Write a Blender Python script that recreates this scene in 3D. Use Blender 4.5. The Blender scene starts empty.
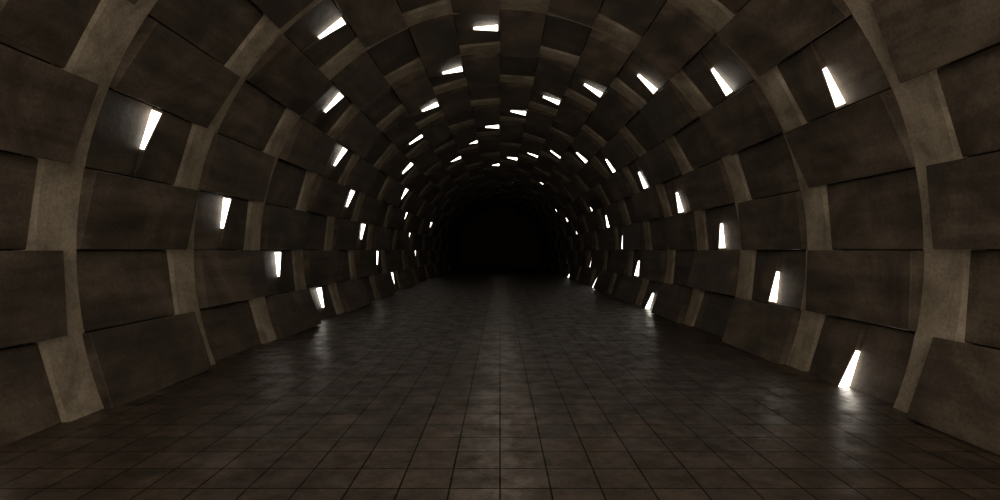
import bpy, bmesh, math, random
from mathutils import Vector
random.seed(11)
R=4.58; F=555.6; H=1.70
PER=0.000905*F*R
RIBW=0.00019*F*R
Y0=0.00226*F*R            # centre of rib 0
N0,N1=-3,22
NLIT=13
SEC=math.radians(11.25)
def yrib(n): return Y0+PER*n
def P(th,r,y): return (R*r*math.cos(th), y, H+R*r*math.sin(th))

# ---------- materials ----------
def mk(name):
    m=bpy.data.materials.new(name); m.use_nodes=True
    nt=m.node_tree; b=nt.nodes['Principled BSDF']
    return m,nt,b
def N(nt,t,**k):
    n=nt.nodes.new(t)
    for a,v in k.items(): setattr(n,a,v)
    return n
def ramp(nt,stops):
    r=N(nt,'ShaderNodeValToRGB'); e=r.color_ramp.elements
    while len(e)<len(stops): e.new(.5)
    for i,(p,c) in enumerate(stops):
        e[i].position=p; e[i].color=(*c,1)
    return r
def grunge(name,c0,c1,c2,rough,scale,streak,bump,tint=True,stops=(.40,.5,.62),fine=.2):
    m,nt,b=mk(name); L=nt.links.new
    b.inputs['Specular IOR Level'].default_value=.3
    geo=N(nt,'ShaderNodeNewGeometry')
    add=N(nt,'ShaderNodeVectorMath',operation='ADD'); L(geo.outputs['Position'],add.inputs[0])
    if tint:
        at=N(nt,'ShaderNodeAttribute',attribute_name='tint')
        sc=N(nt,'ShaderNodeVectorMath',operation='SCALE'); L(at.outputs['Color'],sc.inputs[0]); sc.inputs['Scale'].default_value=40
        L(sc.outputs[0],add.inputs[1])
    n1=N(nt,'ShaderNodeTexNoise'); n1.inputs['Scale'].default_value=scale; n1.inputs['Detail'].default_value=9; n1.inputs['Roughness'].default_value=.62
    n1.inputs['Distortion'].default_value=.6
    L(add.outputs[0],n1.inputs['Vector'])
    mp=N(nt,'ShaderNodeMapping'); mp.inputs['Scale'].default_value=streak; L(add.outputs[0],mp.inputs['Vector'])
    n2=N(nt,'ShaderNodeTexNoise'); n2.inputs['Scale'].default_value=1; n2.inputs['Detail'].default_value=8; n2.inputs['Roughness'].default_value=.6
    L(mp.outputs[0],n2.inputs['Vector'])
    mx=N(nt,'ShaderNodeMix'); mx.inputs['Factor'].default_value=.35
    L(n1.outputs['Fac'],mx.inputs['A']); L(n2.outputs['Fac'],mx.inputs['B'])
    rp=ramp(nt,[(stops[0],c0),(stops[1],c1),(stops[2],c2)]); L(mx.outputs['Result'],rp.inputs['Fac'])
    out=rp.outputs['Color']
    n4=N(nt,'ShaderNodeTexNoise'); n4.inputs['Scale'].default_value=30; n4.inputs['Detail'].default_value=6; n4.inputs['Roughness'].default_value=.7
    L(add.outputs[0],n4.inputs['Vector'])
    m4=N(nt,'ShaderNodeMapRange'); m4.inputs['From Min'].default_value=.35; m4.inputs['From Max'].default_value=.65; m4.inputs['To Min'].default_value=1-fine; m4.inputs['To Max'].default_value=1+fine
    L(n4.outputs['Fac'],m4.inputs['Value'])
    v4=N(nt,'ShaderNodeVectorMath',operation='SCALE'); L(out,v4.inputs[0]); L(m4.outputs[0],v4.inputs['Scale']); out=v4.outputs[0]
    if tint:
        mr=N(nt,'ShaderNodeMapRange'); mr.inputs['To Min'].default_value=.68; mr.inputs['To Max'].default_value=1.32
        L(at.outputs['Fac'],mr.inputs['Value'])
        vm=N(nt,'ShaderNodeVectorMath',operation='SCALE'); L(out,vm.inputs[0]); L(mr.outputs[0],vm.inputs['Scale']); out=vm.outputs[0]
    L(out,b.inputs['Base Color'])
    rr=N(nt,'ShaderNodeMapRange'); rr.inputs['From Min'].default_value=.4; rr.inputs['From Max'].default_value=.6
    rr.inputs['To Min'].default_value=rough-.12; rr.inputs['To Max'].default_value=rough+.15
    L(n1.outputs['Fac'],rr.inputs['Value']); L(rr.outputs[0],b.inputs['Roughness'])
    bp=N(nt,'ShaderNodeBump'); bp.inputs['Strength'].default_value=bump; bp.inputs['Distance'].default_value=.02
    n3=N(nt,'ShaderNodeTexNoise'); n3.inputs['Scale'].default_value=7; n3.inputs['Detail'].default_value=8
    L(add.outputs[0],n3.inputs['Vector']); L(n3.outputs['Fac'],bp.inputs['Height']); L(bp.outputs[0],b.inputs['Normal'])
    return m
M_panel=grunge('brown_panel',(.062,.048,.036),(.125,.098,.073),(.23,.182,.138),.60,1.0,(.8,.5,4.5),.35)
M_rib=grunge('concrete_rib',(.30,.25,.185),(.46,.39,.295),(.62,.535,.42),.8,1.8,(2,2,2),.4,False,fine=.2)
M_back=grunge('dark_backing',(.02,.015,.01),(.03,.022,.015),(.05,.035,.022),.8,1.2,(1,1,1),.2,False)
M_end,nt,b=mk('black_end'); 
n=N(nt,'ShaderNodeTexNoise'); n.inputs['Scale'].default_value=.6; rp=ramp(nt,[(.3,(.12,.09,.065)),(.7,(.15,.115,.08))])
nt.links.new(n.outputs['Fac'],rp.inputs['Fac']); nt.links.new(rp.outputs['Color'],b.inputs['Base Color']); b.inputs['Roughness'].default_value=.95
M_lamp,nt,b=mk('lamp_glow'); b.inputs['Base Color'].default_value=(.9,.9,.88,1)
b.inputs['Emission Color'].default_value=(1,.92,.80,1); b.inputs['Emission Strength'].default_value=5.5

# floor material
M_floor,nt,b=mk('floor_tiles'); L=nt.links.new
geo=N(nt,'ShaderNodeNewGeometry')
def tiles(c1,c2,cm,bw,rh,ms,off=0):
    t=N(nt,'ShaderNodeTexBrick'); t.offset=off; t.squash=1
    t.inputs['Scale'].default_value=1; t.inputs['Brick Width'].default_value=bw; t.inputs['Row Height'].default_value=rh
    t.inputs['Mortar Size'].default_value=ms; t.inputs['Mortar Smooth'].default_value=.2
    t.inputs['Color1'].default_value=(*c1,1); t.inputs['Color2'].default_value=(*c2,1); t.inputs['Mortar'].default_value=(*cm,1)
    L(geo.outputs['Position'],t.inputs['Vector']); return t
t1=tiles((.120,.094,.072),(.085,.066,.050),(.014,.011,.008),.36,.36,.0075)
n1=N(nt,'ShaderNodeTexNoise'); n1.inputs['Scale'].default_value=2.4; n1.inputs['Detail'].default_value=13; n1.inputs['Roughness'].default_value=.78
L(geo.outputs['Position'],n1.inputs['Vector'])
r1=ramp(nt,[(.38,(.55,.53,.51)),(.5,(.92,.9,.88)),(.64,(1.7,1.6,1.5))]); L(n1.outputs['Fac'],r1.inputs['Fac'])
mx=N(nt,'ShaderNodeMix',data_type='RGBA',blend_type='MULTIPLY'); mx.inputs['Factor'].default_value=1
L(t1.outputs['Color'],mx.inputs['A']); L(r1.outputs['Color'],mx.inputs['B']); L(mx.outputs['Result'],b.inputs['Base Color'])
n2=N(nt,'ShaderNodeTexNoise'); n2.inputs['Scale'].default_value=3.0; n2.inputs['Detail'].default_value=12; n2.inputs['Roughness'].default_value=.75
L(geo.outputs['Position'],n2.inputs['Vector'])
rr=N(nt,'ShaderNodeMapRange'); rr.inputs['From Min'].default_value=.42; rr.inputs['From Max'].default_value=.60; rr.inputs['To Min'].default_value=.28; rr.inputs['To Max'].default_value=.58
L(n2.outputs['Fac'],rr.inputs['Value']); L(rr.outputs[0],b.inputs['Roughness'])
sp=N(nt,'ShaderNodeMapRange'); sp.inputs['To Min'].default_value=.42; sp.inputs['To Max'].default_value=.07; L(t1.outputs['Fac'],sp.inputs['Value']); L(sp.outputs[0],b.inputs['Specular IOR Level'])
n3=N(nt,'ShaderNodeTexNoise'); n3.inputs['Scale'].default_value=45; n3.inputs['Detail'].default_value=5; L(geo.outputs['Position'],n3.inputs['Vector'])
b2=N(nt,'ShaderNodeBump'); b2.inputs['Strength'].default_value=.4; b2.inputs['Distance'].default_value=.008; L(n3.outputs['Fac'],b2.inputs['Height'])
b3=N(nt,'ShaderNodeBump',invert=True); b3.inputs['Strength'].default_value=.7; b3.inputs['Distance'].default_value=.01; L(t1.outputs['Fac'],b3.inputs['Height']); L(b2.outputs[0],b3.inputs['Normal'])
L(b3.outputs[0],b.inputs['Normal'])

# ---------- mesh helpers ----------
class MB:
    def __init__(s): s.v=[];s.f=[];s.t=[]
    def hexa(s,c,tint=.5):   # c: 8 points, 0-3 inner face loop, 4-7 outer
        i=len(s.v); s.v+=c
        for q in ((0,1,2,3),(7,6,5,4),(0,4,5,1),(1,5,6,2),(2,6,7,3),(3,7,4,0)):
            s.f.append(tuple(i+k for k in q)); s.t.append(tint)
    def build(s,name,mat,bevel=0,parent=None):
        me=bpy.data.meshes.new(name); me.from_pydata(s.v,[],s.f)
        bm=bmesh.new(); bm.from_mesh(me); bmesh.ops.recalc_face_normals(bm,faces=bm.faces); bm.to_mesh(me); bm.free()
        a=me.attributes.new('tint','FLOAT_COLOR','CORNER'); k=0
        for p in me.polygons:
            tv=s.t[p.index]
            tv=tv if isinstance(tv,tuple) else (tv,tv,tv)
            for _ in p.loop_indices:
                a.data[k].color=(*tv,1); k+=1
        me.materials.append(mat)
        o=bpy.data.objects.new(name,me); bpy.context.collection.objects.link(o)
        if bevel:
            m=o.modifiers.new('bevel','BEVEL'); m.width=bevel; m.segments=1; m.limit_method='ANGLE'
        if parent: o.parent=parent
        return o
def block(mb,th0,th1,ya,yb,rin,rout,tint):
    mb.hexa([P(th0,rin[0],ya),P(th1,rin[1],ya),P(th1,rin[2],yb),P(th0,rin[3],yb),
             P(th0,rout,ya),P(th1,rout,ya),P(th1,rout,yb),P(th0,rout,yb)],tint)
def rt(): return (random.random(),random.random(),random.random())

cladding=bpy.data.objects.new('tunnel_cladding',None); bpy.context.collection.objects.link(cladding)
lights=MB(); prot=MB(); rec=MB()
G=math.radians(.08)
for n in range(N0,N1+1):
    ya=yrib(n)+RIBW/2; yb=yrib(n+1)-RIBW/2
    for j in range(-2,18):
        t0=j*SEC; t1=(j+1)*SEC
        if (j-n)%2:   # protruding
            base=random.uniform(.972,.984); tilt=random.uniform(-.014,.014)
            far=random.uniform(-.036,-.014)
            r=[base+tilt,base-tilt,base-tilt+far,base+tilt+far]
            block(prot,t0+G,t1-G,ya+random.uniform(-.04,.04),yb+.04,r,1.05,rt())
        else:
            ds=random.uniform(-.004,.004)
            lit=(j-n-2)%4==0 and n<=NLIT
            rr0=1.018
            if not lit:
                block(rec,t0+G,t1-G,ya,yb,[rr0+ds,rr0-ds,rr0-ds,rr0+ds],1.05,rt())
            else:
                tn=rt(); ym=(ya+yb)/2
                block(rec,t0+G,t1-G,ya,ym-.005,[rr0]*4,1.05,tn)
                block(rec,t0+G,t1-G,ym+.010,yb,[.989,1.014,rr0,rr0],1.05,tn)
                a0=t0+SEC*.05; a1=t0+SEC*.60
                def rl(a): 
                    u=(a-t0)/SEC; return .990+(1.014-.990)*u
                block(lights,a0,a1,ym+.0,ym+.008,[rl(a0),rl(a1),rl(a1),rl(a0)],1.0185,.5)
prot.build('raised_panels',M_panel,.008,cladding)
rec.build('recessed_panels',M_panel,.006,cladding)
lights.build('wedge_slot_lights',M_lamp,0)

# ribs
for n in range(N0,N1+2):
    K=96; a=math.radians(-22.2); bb=math.radians(202.2)
    v=[];f=[]
    y0=yrib(n)-RIBW*.55; y1=yrib(n)+RIBW*.53
    for k in range(K+1):
        th=a+(bb-a)*k/K
        v+= [P(th,1.0,y0),P(th,1.0,y1),P(th,1.05,y1),P(th,1.05,y0)]
    for k in range(K):
        i=4*k
        for q in range(4):
            f.append((i+q,i+(q+1)%4,i+4+(q+1)%4,i+4+q))
    f+=[(0,1,2,3),(4*K+3,4*K+2,4*K+1,4*K)]
    me=bpy.data.meshes.new('concrete_arch_rib'); me.from_pydata(v,[],f)
    bm=bmesh.new(); bm.from_mesh(me); bmesh.ops.recalc_face_normals(bm,faces=bm.faces); bm.to_mesh(me); bm.free()
    me.materials.append(M_rib)
    o=bpy.data.objects.new('concrete_arch_rib',me); bpy.context.collection.objects.link(o)
    o.parent=cladding

# backing shell
ys=yrib(N0)-.3; ye=yrib(N1+1)+RIBW/2+.08
def shell(name,d0,d1):
    K=24; v=[];f=[]
    for k in range(K+1):
        th=math.radians(d0+(d1-d0)*k/K)
        v+=[P(th,1.051,ys),P(th,1.051,ye),P(th,1.10,ye),P(th,1.10,ys)]
    for k in range(K):
        i=4*k
        for q in range(4): f.append((i+q,i+(q+1)%4,i+4+(q+1)%4,i+4+q))
    f+=[(0,1,2,3),(4*K+3,4*K+2,4*K+1,4*K)]
    me=bpy.data.meshes.new(name); me.from_pydata(v,[],f)
    bm=bmesh.new(); bm.from_mesh(me); bmesh.ops.recalc_face_normals(bm,faces=bm.faces); bm.to_mesh(me); bm.free()
    me.materials.append(M_back); o=bpy.data.objects.new(name,me); bpy.context.collection.objects.link(o)
shell('wall_right',-22,45); shell('ceiling',45,135); shell('wall_left',135,202)

def box(name,x0,x1,y0,y1,z0,z1,mat):
    v=[(x,y,z) for z in (z0,z1) for y in (y0,y1) for x in (x0,x1)]
    f=[(0,2,3,1),(4,5,7,6),(0,1,5,4),(2,6,7,3),(0,4,6,2),(1,3,7,5)]
    me=bpy.data.meshes.new(name); me.from_pydata(v,[],f); me.materials.append(mat)
    o=bpy.data.objects.new(name,me); bpy.context.collection.objects.link(o); return o
box('floor',-4.9,4.9,ys,ye+.3,-.25,0,M_floor)
box('wall_back',-5.1,5.1,ye,ye+.3,-.25,H+R*1.1,M_end)

# world: dull daylight entering through the open tunnel mouth behind the camera
w=bpy.data.worlds.new('world'); bpy.context.scene.world=w; w.use_nodes=True
w.node_tree.nodes['Background'].inputs[0].default_value=(1,.88,.73,1)
w.node_tree.nodes['Background'].inputs[1].default_value=1.1
# unseen fill lights added along the vault axis; the deepest stands in for haze
for k,(y,p) in enumerate([(-1.0,24),(4.5,15),(10,13),(16,10),(26,4),(40,2.5)]):
    l=bpy.data.lights.new('ambient_fill','POINT'); l.energy=p; l.color=(1,.86,.69); l.shadow_soft_size=0.0; l.specular_factor=0
    o=bpy.data.objects.new('ambient_fill',l); o.location=(0,y,H+1.0); bpy.context.collection.objects.link(o)

cam=bpy.data.cameras.new('camera'); cam.lens=20; cam.sensor_width=36
co=bpy.data.objects.new('camera',cam); bpy.context.collection.objects.link(co)
co.location=(0,0,H); co.rotation_euler=(math.pi/2,0,0)
bpy.context.scene.camera=co
bpy.context.scene.view_settings.view_transform='Standard'
